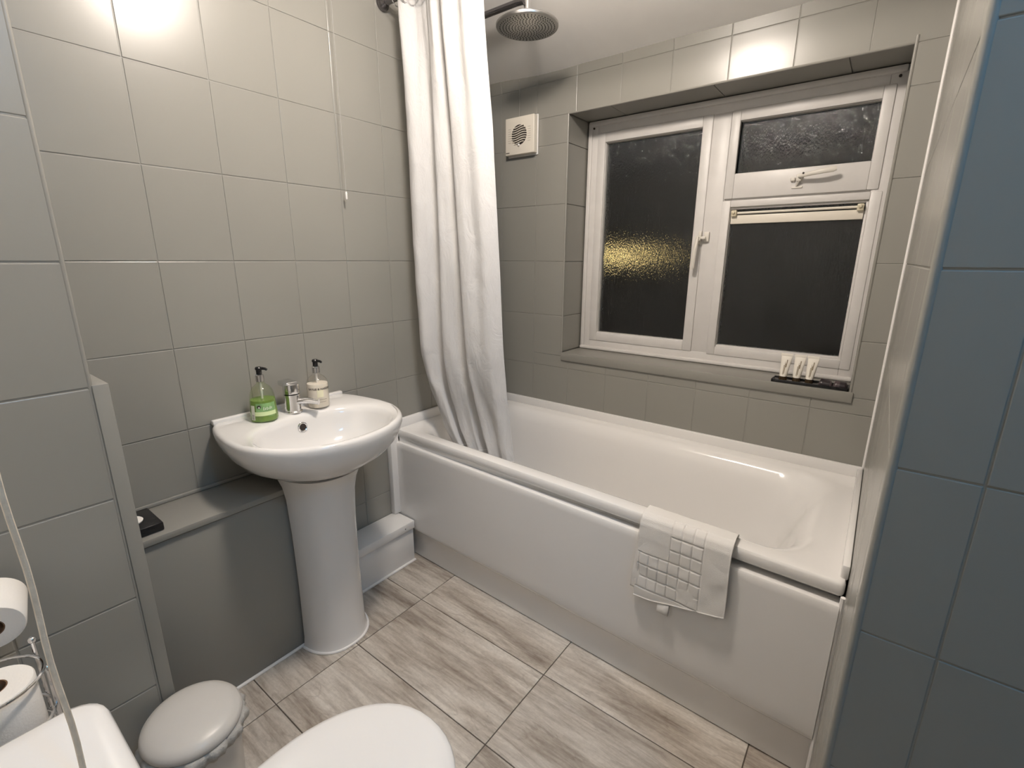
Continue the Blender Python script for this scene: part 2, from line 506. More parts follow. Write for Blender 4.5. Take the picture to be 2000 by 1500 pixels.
for ya, yb in cuts(YF, YB, YB, TW):
    for za, zb in cuts(0, CEIL, Z0, TH): tile(wall_x, (XB, ya, za), Y, Z, yb - ya, zb - za, cham=.002, gap=.003)
bm = BM(); tube(bm, [(XB - .003, YB - .002, 0), (XB - .003, YB - .002, CEIL)], .0045, 10)
finish(bm, 'edge_bead', 'paint', wall_x)
bm = BM(); box(bm, 0, HX, YF - .12, YF - DEP, 0, CEIL)
wall_f = struct(finish(bm, 'wall_front', 'grout', smooth=False))
bm = BM(); box(bm, XB + .002, 1.35, YF - DEP, YF, 0, CEIL); finish(bm, 'bounce_panel', 'ceiling', wall_f, smooth=False)  # unseen white facing added to bounce fill onto the bath side and towel
for xa, xb in cuts(1.352, HX, .45, TW):
    for za, zb in cuts(0, CEIL, Z0, TH): tile(wall_f, (xb, YF, za), -X, Z, xb - xa, zb - za)
bm = BM(); box(bm, HX, HX + .1, YF, RY, 0, CEIL)
struct(finish(bm, 'wall_hall', 'paint_board', smooth=False))
# batten on the boxing corner
bm = BM(); box(bm, .19, XB + .004, YB, YB + .028, 0, 1.092, .002)
struct(finish(bm, 'trim_2', 'paint_board'))
# bath-end sealant strips
bm = BM(); tube(bm, [(RX - .003, -.745, .0), (RX - .003, -.742, .30), (RX - .004, -.744, .58)], .006, 8)
struct(finish(bm, 'trim_3', 'silicone'))
bm = BM(); tube(bm, [(RX - .002, -.004, .64), (RX - .002, -.004, 2.12)], .0045, 8)
struct(finish(bm, 'trim_4', 'silicone'))

# ------------------------------------------------------------------ structure: ceiling, sloping down to the window wall
bm = BM()
prof = [(.06, CEIL_W - .03), (.0, CEIL_W), (-.04, CEIL_W + .018), (SLOPE_Y + .05, ceil_z(SLOPE_Y + .05)), (SLOPE_Y - .04, CEIL), (YF - .1, CEIL), (YF - .1, CEIL + .1), (.06, CEIL + .1)]
NX = 24
rings = []
for i in range(NX + 1):
    x = -.06 + (HX + .06) * i / NX
    rings.append([Vector((x, y, z + (.004 * noise.noise((x * 4, y * 3, 0)) + (.018 * smoothstep(.3, -.05, x) if j in (1, 2) else 0) if z < CEIL - .005 else 0))) for j, (y, z) in enumerate(prof)])
loft(bm, rings)
struct(finish(bm, 'ceiling', 'ceiling', ang=30))

# ------------------------------------------------------------------ ceiling lamp (above the frame) and hall lamp
def ceiling_lamp(name, c, r, glow, label):
    t = thing(name, label, 'lamp', c)
    bm = BM(); lathe(bm, [(r * .9, 0), (r * 1.15, -.004), (r * 1.15, -.02), (r * .95, -.024)], c, 40); finish(bm, 'base', 'white_gloss', t)
    bm = BM(); lathe(bm, [(r * .95, -.0245), (r, -.035), (r * .97, -.06), (r * .82, -.09), (r * .5, -.108), (r * .05, -.113)], c, 32); finish(bm, 'globe', glow, t)
    return t


ceiling_lamp('ceiling_lamp', LAMP, .105, 'lamp', 'round opal ceiling lamp glowing warm above the bathroom floor')
ceiling_lamp('ceiling_lamp', HALL, .09, 'hall', 'round opal ceiling lamp glowing cool beyond the partition')

# ------------------------------------------------------------------ window
FY = .178
win = struct(bpy.data.objects.new('window_1', None)); COL.objects.link(win); win.location = (1.03, FY, .92)


def bars(bm, x0, x1, z0, z1, w, y0, y1, b=.003, wt=None, wb=None):
    wt = wt or w; wb = wb or w
    box(bm, x0, x0 + w, y0, y1, z0, z1, b); box(bm, x1 - w, x1, y0, y1, z0, z1, b)
    box(bm, x0 + w - .001, x1 - w + .001, y0, y1, z1 - wt, z1, b); box(bm, x0 + w - .001, x1 - w + .001, y0, y1, z0, z0 + wb, b)
    return bm


bm = BM(); bars(bm, WX0 + .004, WX1 - .003, .912, WZ1 - .002, .050, FY, FY + .07, .004, .054, .046)
box(bm, WX0 + .010, WX1 - .010, FY - .014, FY + .01, 1.944, 1.965, .005)
box(bm, WX0 + .006, WX1 - .006, FY - .016, FY + .01, .910, .926, .006); box(bm, WX0 + .006, WX0 + .026, FY - .008, FY + .01, .915, 1.96, .004)
fr = finish(bm, 'outer_frame', 'frame', win)
bm = BM(); box(bm, 1.012, 1.082, FY + .002, FY + .07, .95, 1.918, .003); finish(bm, 'mullion', 'frame', win)
bm = BM(); box(bm, 1.080, 1.580, FY + .006, FY + .07, 1.570, 1.640, .003); finish(bm, 'transom', 'frame', win)
# left casement
bm = BM(); bars(bm, .500, 1.014, .956, 1.914, .040, FY - .004, FY + .05, .004, .042, .042)
bars(bm, .534, .980, .992, 1.878, .008, FY + .004, FY + .04, .002)
cs = finish(bm, 'casement', 'frame', win)
bm = BM(); box(bm, .538, .978, FY + .022, FY + .027, .994, 1.876); finish(bm, 'pane', 'glass', cs, smooth=False)
# fanlight
bm = BM(); bars(bm, 1.084, 1.590, 1.590, 1.914, .034, FY - .006, FY + .05, .004, .040, .094)
bars(bm, 1.112, 1.564, 1.678, 1.878, .006, FY + .002, FY + .04, .002)
fn = finish(bm, 'fanlight', 'frame', win)
bm = BM(); box(bm, 1.116, 1.560, FY + .022, FY + .027, 1.682, 1.875); finish(bm, 'pane', 'glass', fn, smooth=False)
# fixed light below it
bm = BM(); bars(bm, 1.080, 1.604, .952, 1.584, .034, FY - .004, FY + .05, .004, .026, .036)
bars(bm, 1.106, 1.572, .986, 1.562, .010, FY + .008, FY + .045, .002, .012)
fx = finish(bm, 'fixed_light', 'frame', win)
bm = BM(); box(bm, 1.112, 1.566, FY + .024, FY + .029, .990, 1.556); finish(bm, 'pane', 'glass', fx, smooth=False)
# slim slot ventilator across its head
bm = BM(); box(bm, 1.119, 1.560, FY + .004, FY + .020, 1.494, 1.527, .002)
v = finish(bm, 'ventilator', 'fan', win)
bm = BM(); tube(bm, [(1.124, FY + .003, 1.535), (1.556, FY + .003, 1.536)], .0045, 8); finish(bm, 'ventilator_rod', 'fan', v)
for x in (1.131, 1.549):
    bm = BM(); box(bm, x - .010, x + .010, FY - .010, FY + .012, 1.522, 1.546, .003); sphere(bm, (x, FY - .010, 1.536), .007, 10, 6); finish(bm, 'ventilator_clip', 'brass', v)
# screws left from a blind
for x, z in ((.486, 1.934), (1.594, 1.932)):
    bm = BM(); lathe(bm, [(.0045, -.0165), (.0045, -.012)], (x, FY, z), 10, 'y'); finish(bm, 'screw', 'dark', fr)
# casement handle: lever hanging down with its keep on the mullion
def lever(bm, p0, p1, w, t, up_):
    """flat tapering lever from p0 to p1"""
    p0, p1, up_ = Vector(p0), Vector(p1), Vector(up_); d = (p1 - p0).normalized(); s = d.cross(up_).normalized(); rings = []
    L = (p1 - p0).length
    for k in range(13):
        q = k / 12; c = p0 + d * L * q + up_ * (.010 * sin(q * pi) ** 1.0 + .004 * q)
        ww = w * (.75 + .45 * q) * (1 if q < .93 else .6); tt = t * (1.1 - .5 * q) * (1 if q < .93 else .6)
        if k == 0: ww *= .8
        rings.append([c + s * ww * cos(a) + up_ * tt * sin(a) for a in [2 * pi * i / 12 for i in range(12)]])
    loft(bm, rings)


bm = BM(); box(bm, 1.000, 1.014, FY - .012, FY, 1.415, 1.470, .003); lathe(bm, [(.011, -.03), (.011, -.004)], (1.006, FY, 1.440), 14, 'y')
lever(bm, (1.006, FY - .030, 1.446), (.995, FY - .036, 1.312), .0085, .006, (0, -1, 0)); box(bm, 1.004, 1.034, FY - .026, FY - .016, 1.436, 1.447, .003)
hd = finish(bm, 'casement_handle', 'fitting', cs)
bm = BM(); box(bm, 1.022, 1.044, FY - .010, FY + .004, 1.426, 1.466, .003); finish(bm, 'handle_keep', 'fitting', cs)
bm = BM(); lathe(bm, [(.0035, -.0372), (.0035, -.034)], (1.004, FY, 1.418), 8, 'y'); finish(bm, 'keyhole', 'dark', cs)
# fanlight stay
bm = BM(); box(bm, 1.318, 1.334, FY - .018, FY - .004, 1.637, 1.650, .003); box(bm, 1.338, 1.356, FY - .026, FY - .004, 1.634, 1.660, .004)
lever(bm, (1.345, FY - .030, 1.650), (1.463, FY - .040, 1.664), .0085, .006, (0, -1, 0)); tube(bm, [(1.350, FY - .022, 1.640), (1.342, FY - .014, 1.626), (1.340, FY - .010, 1.620)], .004, 8)
box(bm, 1.324, 1.360, FY - .010, FY - .004, 1.612, 1.618, .001)
finish(bm, 'fanlight_handle', 'fitting', fn)
bm = BM(); lathe(bm, [(.0035, -.0440), (.0035, -.040)], (1.362, FY, 1.658), 8, 'y'); finish(bm, 'keyhole', 'dark', fn)

# outside: dark garden wall with a lit bulkhead lamp, seen blurred through the left pane
bm = BM(); box(bm, -2.2, 2.4, 1.40, 1.55, -.2, 2.0, .01)
for k in range(6): box(bm, -2.2, 2.4, 1.392, 1.41, .0 + k * .33, .012 + k * .33)
tag(finish(bm, 'garden_wall', 'outdoor'), 'dark garden wall in the night behind the window glass', 'wall')
ol = thing('bulkhead_lamp', 'warm yellow outdoor lamp glowing through the frosted left window pane', 'lamp', (.08, 1.40, 1.30))
bm = BM(); box(bm, -.14, .30, 1.34, 1.40, 1.335, 1.425, .012); finish(bm, 'housing', 'black', ol)
bm = BM(); box(bm, -.12, .28, 1.315, 1.345, 1.358, 1.402, .012, 3); finish(bm, 'diffuser', 'street', ol)

# ------------------------------------------------------------------ bathtub
def yf(x): return .690 + .027 * x        # front edge of the bath runs slightly out of square


def sk(p): return Vector((p[0], p[1] * yf(p[0]) / .70, p[2]))


def rrect(x0, x1, y0, y1, r, z, n=12):
    pts = []
    for cx, cy, a0 in ((x1 - r, y1 - r, 0), (x0 + r, y1 - r, pi / 2), (x0 + r, y0 + r, pi), (x1 - r, y0 + r, 3 * pi / 2)):
        for k in range(n + 1):
            a = a0 + pi / 2 * k / n; pts.append(Vector((cx + r * cos(a), cy + r * sin(a), z)))
    # straight sides subdivided evenly enough by linear insertion
    out = []
    for i, p in enumerate(pts):
        q = pts[(i + 1) % len(pts)]; m = max(1, int((q - p).length / .06))
        out.append((p, q, m))
    return out


def ring_pts(x0, x1, y0, y1, r, z, per=8):
    """rounded rectangle with a fixed number of points so that rings loft together"""
    pts = []; n = per
    cs_ = ((x1 - r, y1 - r, 0), (x0 + r, y1 - r, pi / 2), (x0 + r, y0 + r, pi), (x1 - r, y0 + r, 3 * pi / 2))
    for ci, (cx, cy, a0) in enumerate(cs_):
        arc = [Vector((cx + r * cos(a0 + pi / 2 * k / n), cy + r * sin(a0 + pi / 2 * k / n), z)) for k in range(n + 1)]
        pts += arc
        nx = cs_[(ci + 1) % 4]; a1 = nx[2]
        e = Vector((nx[0] + r * cos(a1), nx[1] + r * sin(a1), z)); s = arc[-1]
        for k in range(1, 8): pts.append(s.lerp(e, k / 8))
    return pts


bath = thing('bathtub', 'white acrylic bathtub with plain side panel under the window', 'bathtub', (.85, -.36, 0))
RZ = .611
rings = []
for x0, x1, y0, y1, r, z in (
    (.020, 1.680, -.680, -.012, .010, .572), (.006, 1.696, -.698, -.003, .010, .575), (.003, 1.698, -.701, -.002, .012, .582), (.003, 1.698, -.701, -.002, .014, RZ - .008), (.006, 1.695, -.697, -.005, .016, RZ - .001), (.012, 1.690, -.690, -.012, .02, RZ),
    (.060, 1.640, -.654, -.066, .10, RZ), (.076, 1.622, -.644, -.080, .12, RZ - .004), (.094, 1.600, -.632, -.098, .14, RZ - .018), (.110, 1.570, -.620, -.112, .15, RZ - .055),
    (.130, 1.540, -.606, -.124, .14, RZ - .14), (.155, 1.485, -.590, -.140, .15, RZ - .26), (.185, 1.430, -.570, -.160, .15, RZ - .35), (.225, 1.375, -.535, -.195, .13, RZ - .395), (.30, 1.29, -.48, -.25, .10, RZ - .408)):
    rings.append([sk(p) for p in ring_pts(x0, x1, y0, y1, r, z)])
bm = BM(); loft(bm, rings, False, True)
finish(bm, 'tub', 'acrylic', bath, ang=50)
bm = BM(); lathe(bm, [(.026, -.001), (.026, .003), (.018, .004), (.016, -.002)], (.38, -.36, RZ - .408 + .001), 24); finish(bm, 'waste', 'chrome', bath)
# upstands against the walls
bm = BM(); box(bm, .001, 1.700, -.019, -.0005, RZ - .004, .650, .005); finish(bm, 'upstand', 'acrylic', bath)
bm = BM(); box(bm, .0005, .022, -.690, -.018, RZ - .004, .652, .005); finish(bm, 'upstand', 'acrylic', bath)
bm = BM(); box(bm, 1.684, 1.701, -.712, -.018, RZ - .004, .646, .005); finish(bm, 'upstand', 'acrylic', bath)
# side panel with a moulded toe recess
prof = [(.040, .548), (-.004, .556), (-.012, .555), (-.0155, .549), (-.016, .53), (-.016, .20), (-.0155, .165), (-.013, .152), (-.006, .143), (.004, .139), (.010, .130), (.011, .022), (.012, .004), (.03, .002)]
rings = []
for i in range(25):
    x = .004 + (1.694 - .004) * i / 24
    rings.append([Vector((x, -yf(x) + dy, z)) for dy, z in prof])
bm = BM(); loft(bm, rings, True, True); finish(bm, 'side_panel', 'acrylic', bath, ang=50)
bm = BM(); box(bm, .03, 1.69, -.690, -.66, .50, .590); finish(bm, 'rim_support', 'acrylic', bath)
# plain white board closing the panel's end at the wall
bm = BM(); box(bm, .0005, .030, -.738, -.694, .208, .600, .003)
struct(finish(bm, 'trim_5', 'white_gloss'))

# ------------------------------------------------------------------ boxings along the wall with the basin
pb = thing('pipe_boxing', 'grey painted pipe boxing with a narrow ledge beside the basin pedestal', 'boxing', (.1, -1.47, 0))
bm = BM(); box(bm, .004, .197, YB + .03, -1.20, .0, .598, .002); finish(bm, 'panel', 'paint_board', pb)
bm = BM(); box(bm, .003, .206, YB + .03, -1.195, .602, .622, .003); finish(bm, 'ledge', 'paint_board', pb)
bm = BM(); box(bm, .002, .012, YB + .03, -1.195, .622, .634, .003); finish(bm, 'back_bead', 'paint_board', pb)
bm = BM(); tube(bm, [(.200, YB + .04, .003), (.199, -1.30, .003)], .006, 8); finish(bm, 'sealant', 'silicone', pb)
wb = thing('pipe_boxing', 'low white pipe boxing between the basin pedestal and the bath panel', 'boxing', (.07, -.95, 0))
bm = BM(); box(bm, .003, .124, -1.19, -.716, .0, .192, .002); finish(bm, 'panel', 'white_gloss', wb)
lid_ = BM(); box(lid_, .002, .134, -1.19, -.714, .168, .206, .004); lo = finish(lid_, 'cover', 'white_gloss', wb)
bm = BM(); lathe(bm, [(.0025, .1335), (.0025, .1345)], (0, -.768, .186), 10, 'x'); finish(bm, 'screw', 'dark', lo)
bm = BM(); tube(bm, [(.128, -1.19, .003), (.128, -.715, .003)], .006, 8); finish(bm, 'sealant', 'silicone', wb)

# ------------------------------------------------------------------ basin on pedestal
YC = -1.183
basin = thing('wash_basin', 'white ceramic pedestal wash basin with chrome tap against the grey tiles', 'wash basin', (.2, YC, 0))
OUT = [(.0, .232), (.05, .252), (.10, .264), (.20, .277), (.28, .274), (.35, .251), (.41, .211), (.455, .155), (.482, .09), (.495, .03), (.497, 0)]
OC = (.235, 0)


def outline_r(a):
    """radius of the rim outline seen from OC at angle a (0 = +x)"""
    best = None; dx, dy = cos(a), abs(sin(a))
    poly = [(.0, 0)] + OUT
    for (x0, y0), (x1, y1) in zip(poly, poly[1:]):
        ex, ey = x1 - x0, y1 - y0; den = dx * ey - dy * ex
        if abs(den) < 1e-9: continue
        t = ((x0 - OC[0]) * ey - (y0) * ex) / den; s = ((x0 - OC[0]) * dy - y0 * dx) / den
        if t > 0 and -1e-6 <= s <= 1 + 1e-6: best = t if best is None else max(best, t)
    return best or .2


NA = 96
ANG = [2 * pi * i / NA for i in range(NA)]
OR = [outline_r(a) for a in ANG]
for _ in range(2): OR = [(OR[i - 1] + 2 * OR[i] + OR[(i + 1) % NA]) / 4 for i in range(NA)]


def oring(sx, sy, z, inset=0):
    r = []
    for a, R_ in zip(ANG, OR):
        x = OC[0] + (R_ - inset) * cos(a); y = (R_ - inset) * sin(a)
        r.append(Vector((max(.003, x * sx), YC + y * sy, z)))
    return r


def bring(s, z, cx=.285, ax=.165, ay=.222, dx=0):
    r = []
    for a in ANG:
        # a D-shaped bowl: flatter towards the tap
        ex = ax * (1.0 if cos(a) > 0 else .92); k = 2.25
        den = (abs(cos(a) / ex) ** k + abs(sin(a) / ay) ** k) ** (1 / k); R_ = 1 / den
        r.append(Vector((cx + dx + R_ * s * cos(a), YC + R_ * s * sin(a), z)))
    return r


rings = [oring(.64, .40, .650), oring(.70, .47, .662), oring(.80, .66, .690), oring(.90, .83, .724), oring(.960, .925, .758), oring(.988, .975, .788), oring(1, .998, .812), oring(1, 1, .824), oring(1, 1, .830, .002), oring(1, 1, .8345, .007), oring(1, 1, .8355, .014),
         bring(1.13, .833), bring(1.06, .829), bring(1.0, .822), bring(.965, .806), bring(.925, .782), bring(.86, .752), bring(.74, .722), bring(.55, .703), bring(.3, .694), bring(.1, .691)]
bm = BM(); loft(bm, rings, True, True)
finish(bm, 'bowl', 'ceramic', basin, ang=60)
bm = BM(); box(bm, .001, .022, YC - .236, YC + .236, .828, .846, .005); finish(bm, 'back_lip', 'ceramic', basin)
# pedestal: rounded front, open back towards the wall
rings = []
for z, k, ex in ((0, 1.05, .004), (.012, 1.03, .002), (.04, 1.0, 0), (.25, .97, 0), (.45, .985, 0), (.58, 1.03, .003), (.63, 1.10, .008), (.668, 1.22, .012)):
    rings.append([Vector((.205 + (.120 * k + ex) * (cos(a) if cos(a) > 0 else .01 * cos(a)), YC - .008 + .112 * k * (abs(sin(a)) ** .85) * (1 if sin(a) >= 0 else -1), z)) for a in [2 * pi * i / 48 for i in range(48)]])
bm = BM(); loft(bm, rings); finish(bm, 'pedestal', 'ceramic', basin, ang=60)
bm = BM(); tube(bm, [Vector((.205 + .130 * cos(a), YC - .008 + .119 * (abs(sin(a)) ** .85) * (1 if sin(a) >= 0 else -1), .003)) for a in [radians(-88 + 176 * i / 24) for i in range(25)]], .005, 8); finish(bm, 'sealant', 'silicone', basin)
# overflow and waste
bm = BM(); tube(bm, [Vector((.1415 + .004, YC - .008, .790)) + Vector((-.35 * .0145 * cos(a) * .4, .0145 * sin(a), .0145 * cos(a))) for a in [2 * pi * i / 28 for i in range(28)]], .0032, 8, True)
ov = finish(bm, 'overflow_ring', 'chrome', basin)
bm = BM(); lathe(bm, [(.0125, -.004), (.0125, .0045)], (.1415, YC - .008, .790), 20, 'x'); finish(bm, 'overflow_hole', 'dark', basin)
bm = BM(); lathe(bm, [(.028, .6915), (.028, .6955), (.02, .6965), (.0, .6965)], (.285, YC, 0), 24); finish(bm, 'waste', 'chrome', basin)
# mixer tap
TX, TY = .092, YC - .006
bm = BM(); lathe(bm, [(.0300, .834), (.0300, .838), (.0262, .842), (.0255, .885), (.0272, .895), (.0272, .899)], (TX, TY, 0), 28)
tap = finish(bm, 'tap', 'chrome', basin)
rings = []
for k in range(9):
    q = k / 8; c = Vector((TX, TY, .868)) + Vector((.068, .058, 0)) * q + Vector((0, 0, .010 * sin(q * pi * .8) - .006 * q)); s = Vector((-.65, .76, 0)); w_ = .017 * (1 - .25 * q); h_ = .013 * (1 - .30 * q)
    rings.append([c + s * w_ * cos(a) + Z * h_ * sin(a) for a in [2 * pi * i / 16 for i in range(16)]])
bm = BM(); loft(bm, rings); finish(bm, 'spout', 'chrome', tap)
bm = BM(); lathe(bm, [(.0245, .9005), (.0270, .9025), (.0270, .918), (.0255, .934), (.021, .938), (.004, .9395)], (TX, TY, 0), 28)
box(bm, TX - .050, TX + .012, TY - .0215, TY + .0215, .924, .943, .006, 3)
finish(bm, 'lever', 'chrome', tap)


# ------------------------------------------------------------------ soap bottles on the basin
def cyl_map(c, R_, z0, a0):
    """flat label coordinates (x along the girth, y up) wrapped on a cylinder facing angle a0"""
    return lambda x, y: Vector((c[0] + R_ * cos(a0 + x / R_), c[1] + R_ * sin(a0 + x / R_), z0 + y))


def patch(bm, f, x0, x1, y0, y1, n=14):
    grid(bm, lambda u, v: f(x0 + (x1 - x0) * u, y0 + (y1 - y0) * v), n, 1)


def bottle(name, label, c, prof, fill, liquid, shell, head_a, taper):
    t = thing(name, label, 'soap bottle', c)
    bm = BM(); lathe(bm, prof, c, 36, cap1=False); finish(bm, 'bottle', shell, t, ang=60)
    lp = [(max(.002, r - .0012), h) for r, h in prof if h <= fill]; lp = [(lp[0][0], .0014)] + lp[1:]
    lp.append((interp([(h, r) for r, h in prof], fill) - .0012, fill)); lp.append((.003, fill + .0005))
    bm = BM(); lathe(bm, lp, c, 36); liq = finish(bm, 'liquid', liquid, t, ang=60)
    top = prof[-1][1]; nr = prof[-1][0]
    bm = BM(); lathe(bm, [(nr + .0005, top - .012), (nr + .0018, top - .011), (nr + .0018, top + .010), (nr - .001, top + .012)], c, 24); finish(bm, 'collar', 'brushed', t)
    bm = BM(); lathe(bm, [(.0035, .008), (.0035, top + .014)], c, 10); finish(bm, 'dip_tube', 'white_cord', t)
    bm = BM(); lathe(bm, [(.0075, top + .0122), (.0085, top + .014), (.0085, top + .026), (.0105, top + .028), (.0108, top + .033), (.008, top + .0365), (.002, top + .037)], c, 20)
    d = Vector((cos(head_a), sin(head_a), 0)); p0 = Vector(c) + Vector((0, 0, top + .0315))
    tube(bm, [p0, p0 + d * .014, p0 + d * .022 - Z * .001, p0 + d * .027 - Z * .0045], [.0055, .0048, .0042, .0038], 10)
    finish(bm, 'pump', 'black', t)
    return t


facing = lambda c: math.atan2(CAM.y - c[1], CAM.x - c[0])
gc = (.094, YC - .106, .8355)
gp = [(r * 1.19, h) if h < .115 else (r * 1.05, h) for r, h in [(.030, 0), (.0345, .002), (.0355, .006), (.0345, .03), (.0325, .065), (.0305, .084), (.0275, .098), (.022, .110), (.0155, .118), (.0115, .122), (.0105, .128), (.0105, .140)]]
g = bottle('soap_bottle', 'clear pump bottle half full of bright green hand soap on the basin', gc, gp, .070, 'green_liquid', 'clear_green', radians(35), 1)
fa = facing(gc); gm = lambda x, y: Vector((gc[0] + (interp([(h, r) for r, h in gp], y) + .0007) * cos(fa + x / .034 * .9), gc[1] + (interp([(h, r) for r, h in gp], y) + .0007) * sin(fa + x / .034 * .9), gc[2] + y))


def gpatch(name, m, x0, x1, y0, y1, off=0, parent=g):
    bm = BM(); grid(bm, lambda u, v: gm(x0 + (x1 - x0) * u, y0 + (y1 - y0) * v) + Vector((cos(fa), sin(fa), 0)) * off, 14, 4); return finish(bm, name, m, parent, recalc=False)


lb = gpatch('label', 'green_label', -.022, .036, .036, .063)
gpatch('label_band', 'pale_label', -.026, .036, .022, .0355)
gpatch('side_label', 'white_label', -.040, -.0265, .008, .056)
bm = BM(); grid(bm, lambda u, v: gm(-.013 + .0058 * v * cos(2 * pi * u), .052 + .0058 * v * sin(2 * pi * u)) + Vector((cos(fa), sin(fa), 0)) * .0004, 20, 1); finish(bm, 'logo', 'ink', lb, recalc=False)
bm = BM(); grid(bm, lambda u, v: gm(-.0125 + .0026 * v * cos(2 * pi * u), .0500 + .0024 * v * sin(2 * pi * u)) + Vector((cos(fa), sin(fa), 0)) * .0008, 14, 1); finish(bm, 'logo_leaf', 'ink_white', lb, recalc=False)
bm = BM()
for k, (hh, dy) in enumerate([(.011, 0), (.007, .001), (.010, .000), (.006, .001), (.010, .001), (.007, .002)]):
    grid(bm, lambda u, v: gm(-.001 + k * .0045 + .0016 * u + .001 * v, .0405 + dy + hh * v) + Vector((cos(fa), sin(fa), 0)) * .0004, 1, 2)
finish(bm, 'script', 'ink_white', lb, recalc=False)
bm = BM()
for k in range(4): grid(bm, lambda u, v: gm(-.038 + .009 * u, .011 + .0042 * k + .0022 * v) + Vector((cos(fa), sin(fa), 0)) * .0004, 3, 1)
finish(bm, 'barcode', 'ink_grey', g, recalc=False)
bm = BM(); grid(bm, lambda u, v: gm(.010 + .020 * u, .019 + .0016 * v) + Vector((cos(fa), sin(fa), 0)) * .0004, 6, 1); finish(bm, 'fine_print', 'green_label', g, recalc=False)

wc = (.102, YC + .086, .8355)
wp = [(r * 1.10 if h < .118 else r, h * .95) for r, h in [(.028, 0), (.0325, .002), (.0335, .006), (.0335, .085), (.0325, .094), (.0295, .104), (.0235, .114), (.0165, .121), (.0115, .125), (.0105, .130), (.0105, .142)]]
w = bottle('lotion_bottle', 'clear pump bottle of cream coloured hand lotion beside the tap', wc, wp, .086, 'cream_liquid', 'clear', radians(20), 0)
fa2 = facing(wc); wm = cyl_map(wc, .0373, wc[2], fa2)
bm = BM(); text_bm(bm, 'BAYLIS & HARDING', .0102, lambda x, y: wm(x + .010, y + .070)); finish(bm, 'brand_print', 'ink', w, smooth=False, recalc=False)
bm = BM(); patch(bm, cyl_map(wc, .0371, wc[2], fa2), -.004, .018, .040, .068); finish(bm, 'label_tint', mat('label_tint', (.80, .76, .55), .4), w, recalc=False)
bm = BM(); patch(bm, wm, -.015, .030, .031, .0325); patch(bm, wm, -.002, .026, .0225, .0238); finish(bm, 'fine_print', 'ink_brown', w, recalc=False)

# ------------------------------------------------------------------ black box with a pale disc on the ledge
bb = thing('soap_dish', 'square black box holding a white round soap on the grey ledge', 'soap dish', (.12, -1.675, .622))
bm = BM(); box(bm, .052, .182, -1.716, -1.634, .6225, .647, .004); finish(bm, 'box', 'black', bb)
bm = BM(); lathe(bm, [(.026, .647), (.027, .650), (.024, .653), (.004, .6535)], (.118, -1.690, 0), 28); finish(bm, 'soap', 'paper', bb)

# ------------------------------------------------------------------ extractor fan
ef = thing('extractor_fan', 'square cream extractor fan with wavy round grille on the tiled wall', 'extractor fan', (.203, 0, 1.83))
bm = BM(); box(bm, .117, .290, -.006, -.0005, 1.822, 1.992, .003); finish(bm, 'back_plate', 'white_gloss', ef)
bm = BM(); box(bm, .121, .286, -.034, -.006, 1.828, 1.988, .004, 3); fc = finish(bm, 'cover', 'fan', ef)
FC = Vector((.203, 0, 1.911)); FR = .043
bm = BM(); lathe(bm, [(FR, -.0346), (FR - .001, -.0352), (.001, -.0352)], FC, 40, 'y'); finish(bm, 'opening', 'dark', fc)
for k in range(8):
    zz = -.034 + k * .0097; half = sqrt(max(.0001, FR * FR - zz * zz)) + .001
    bm = BM(); P = []
    for i in range(17):
        x = -half + 2 * half * i / 16; P.append((x, zz + .0045 * sin(x / FR * 2.6)))
    rings = [[FC + Vector((x, -.0352, z_ - .0021)), FC + Vector((x, -.0392, z_ - .0016)), FC + Vector((x, -.0392, z_ + .0016)), FC + Vector((x, -.0352, z_ + .0021))] for x, z_ in P]
    loft(bm, rings); finish(bm, 'slat', 'fan', fc)
bm = BM()
for k in range(7):
    zz = -.030 + k * .0097
    for s in (-1, 1): box(bm, FC.x + s * .056 - .008, FC.x + s * .056 + .008, -.0345, -.0338, FC.z + zz - .0005, FC.z + zz + .0005)
so_ = finish(bm, 'side_slots', 'ink_brown', fc); so_['kind'] = 'stuff'
bm = BM(); box(bm, .126, .146, -.0345, -.0335, 1.836, 1.841); finish(bm, 'maker_mark', 'ink_grey', fc)
bm = BM(); sphere(bm, (FC.x, -.037, FC.z - .044), .006, 12, 8); finish(bm, 'centre_boss', 'white_gloss', fc)

# ------------------------------------------------------------------ overhead shower
SH = Vector((.463, -.338, 2.178))
sh = thing('overhead_shower', 'round brushed chrome rain shower head on an arm above the bath', 'shower', (0.01, SH.y, 2.2))
bm = BM(); lathe(bm, [(.108, .0), (.114, .001), (.1155, .004), (.1155, .010), (.112, .0135), (.06, .018), (.03, .024), (.016, .028)], SH, 56); hd = finish(bm, 'head', 'brushed', sh)
bm = BM()
for ri in range(1, 10):
    n_ = 6 * ri if ri < 8 else 6 * 8
    for k in range(n_):
        a = 2 * pi * k / n_ + ri * .13; r = .0112 * ri
        lathe(bm, [(.0017, .0005), (.0013, -.0022)], SH + Vector((r * cos(a), r * sin(a), 0)), 6)
nz = finish(bm, 'nozzles', 'rubber', hd); nz['kind'] = 'stuff'
bm = BM(); lathe(bm, [(.0165, .026), (.0165, .036), (.0115, .040), (.0115, .085)], SH, 20); finish(bm, 'neck', 'chrome', sh)
bm = BM(); AZ = SH.z + .092; tube(bm, [(.006, SH.y, AZ), (SH.x - .05, SH.y, AZ), (SH.x - .018, SH.y, AZ - .003), (SH.x - .004, SH.y, AZ - .014), (SH.x, SH.y, AZ - .03)], .0115, 14); finish(bm, 'arm', 'dark_metal', sh)
bm = BM(); lathe(bm, [(.032, .0005), (.032, .006), (.02, .014)], (0, SH.y, AZ), 28, 'x'); finish(bm, 'wall_flange', 'chrome', sh)

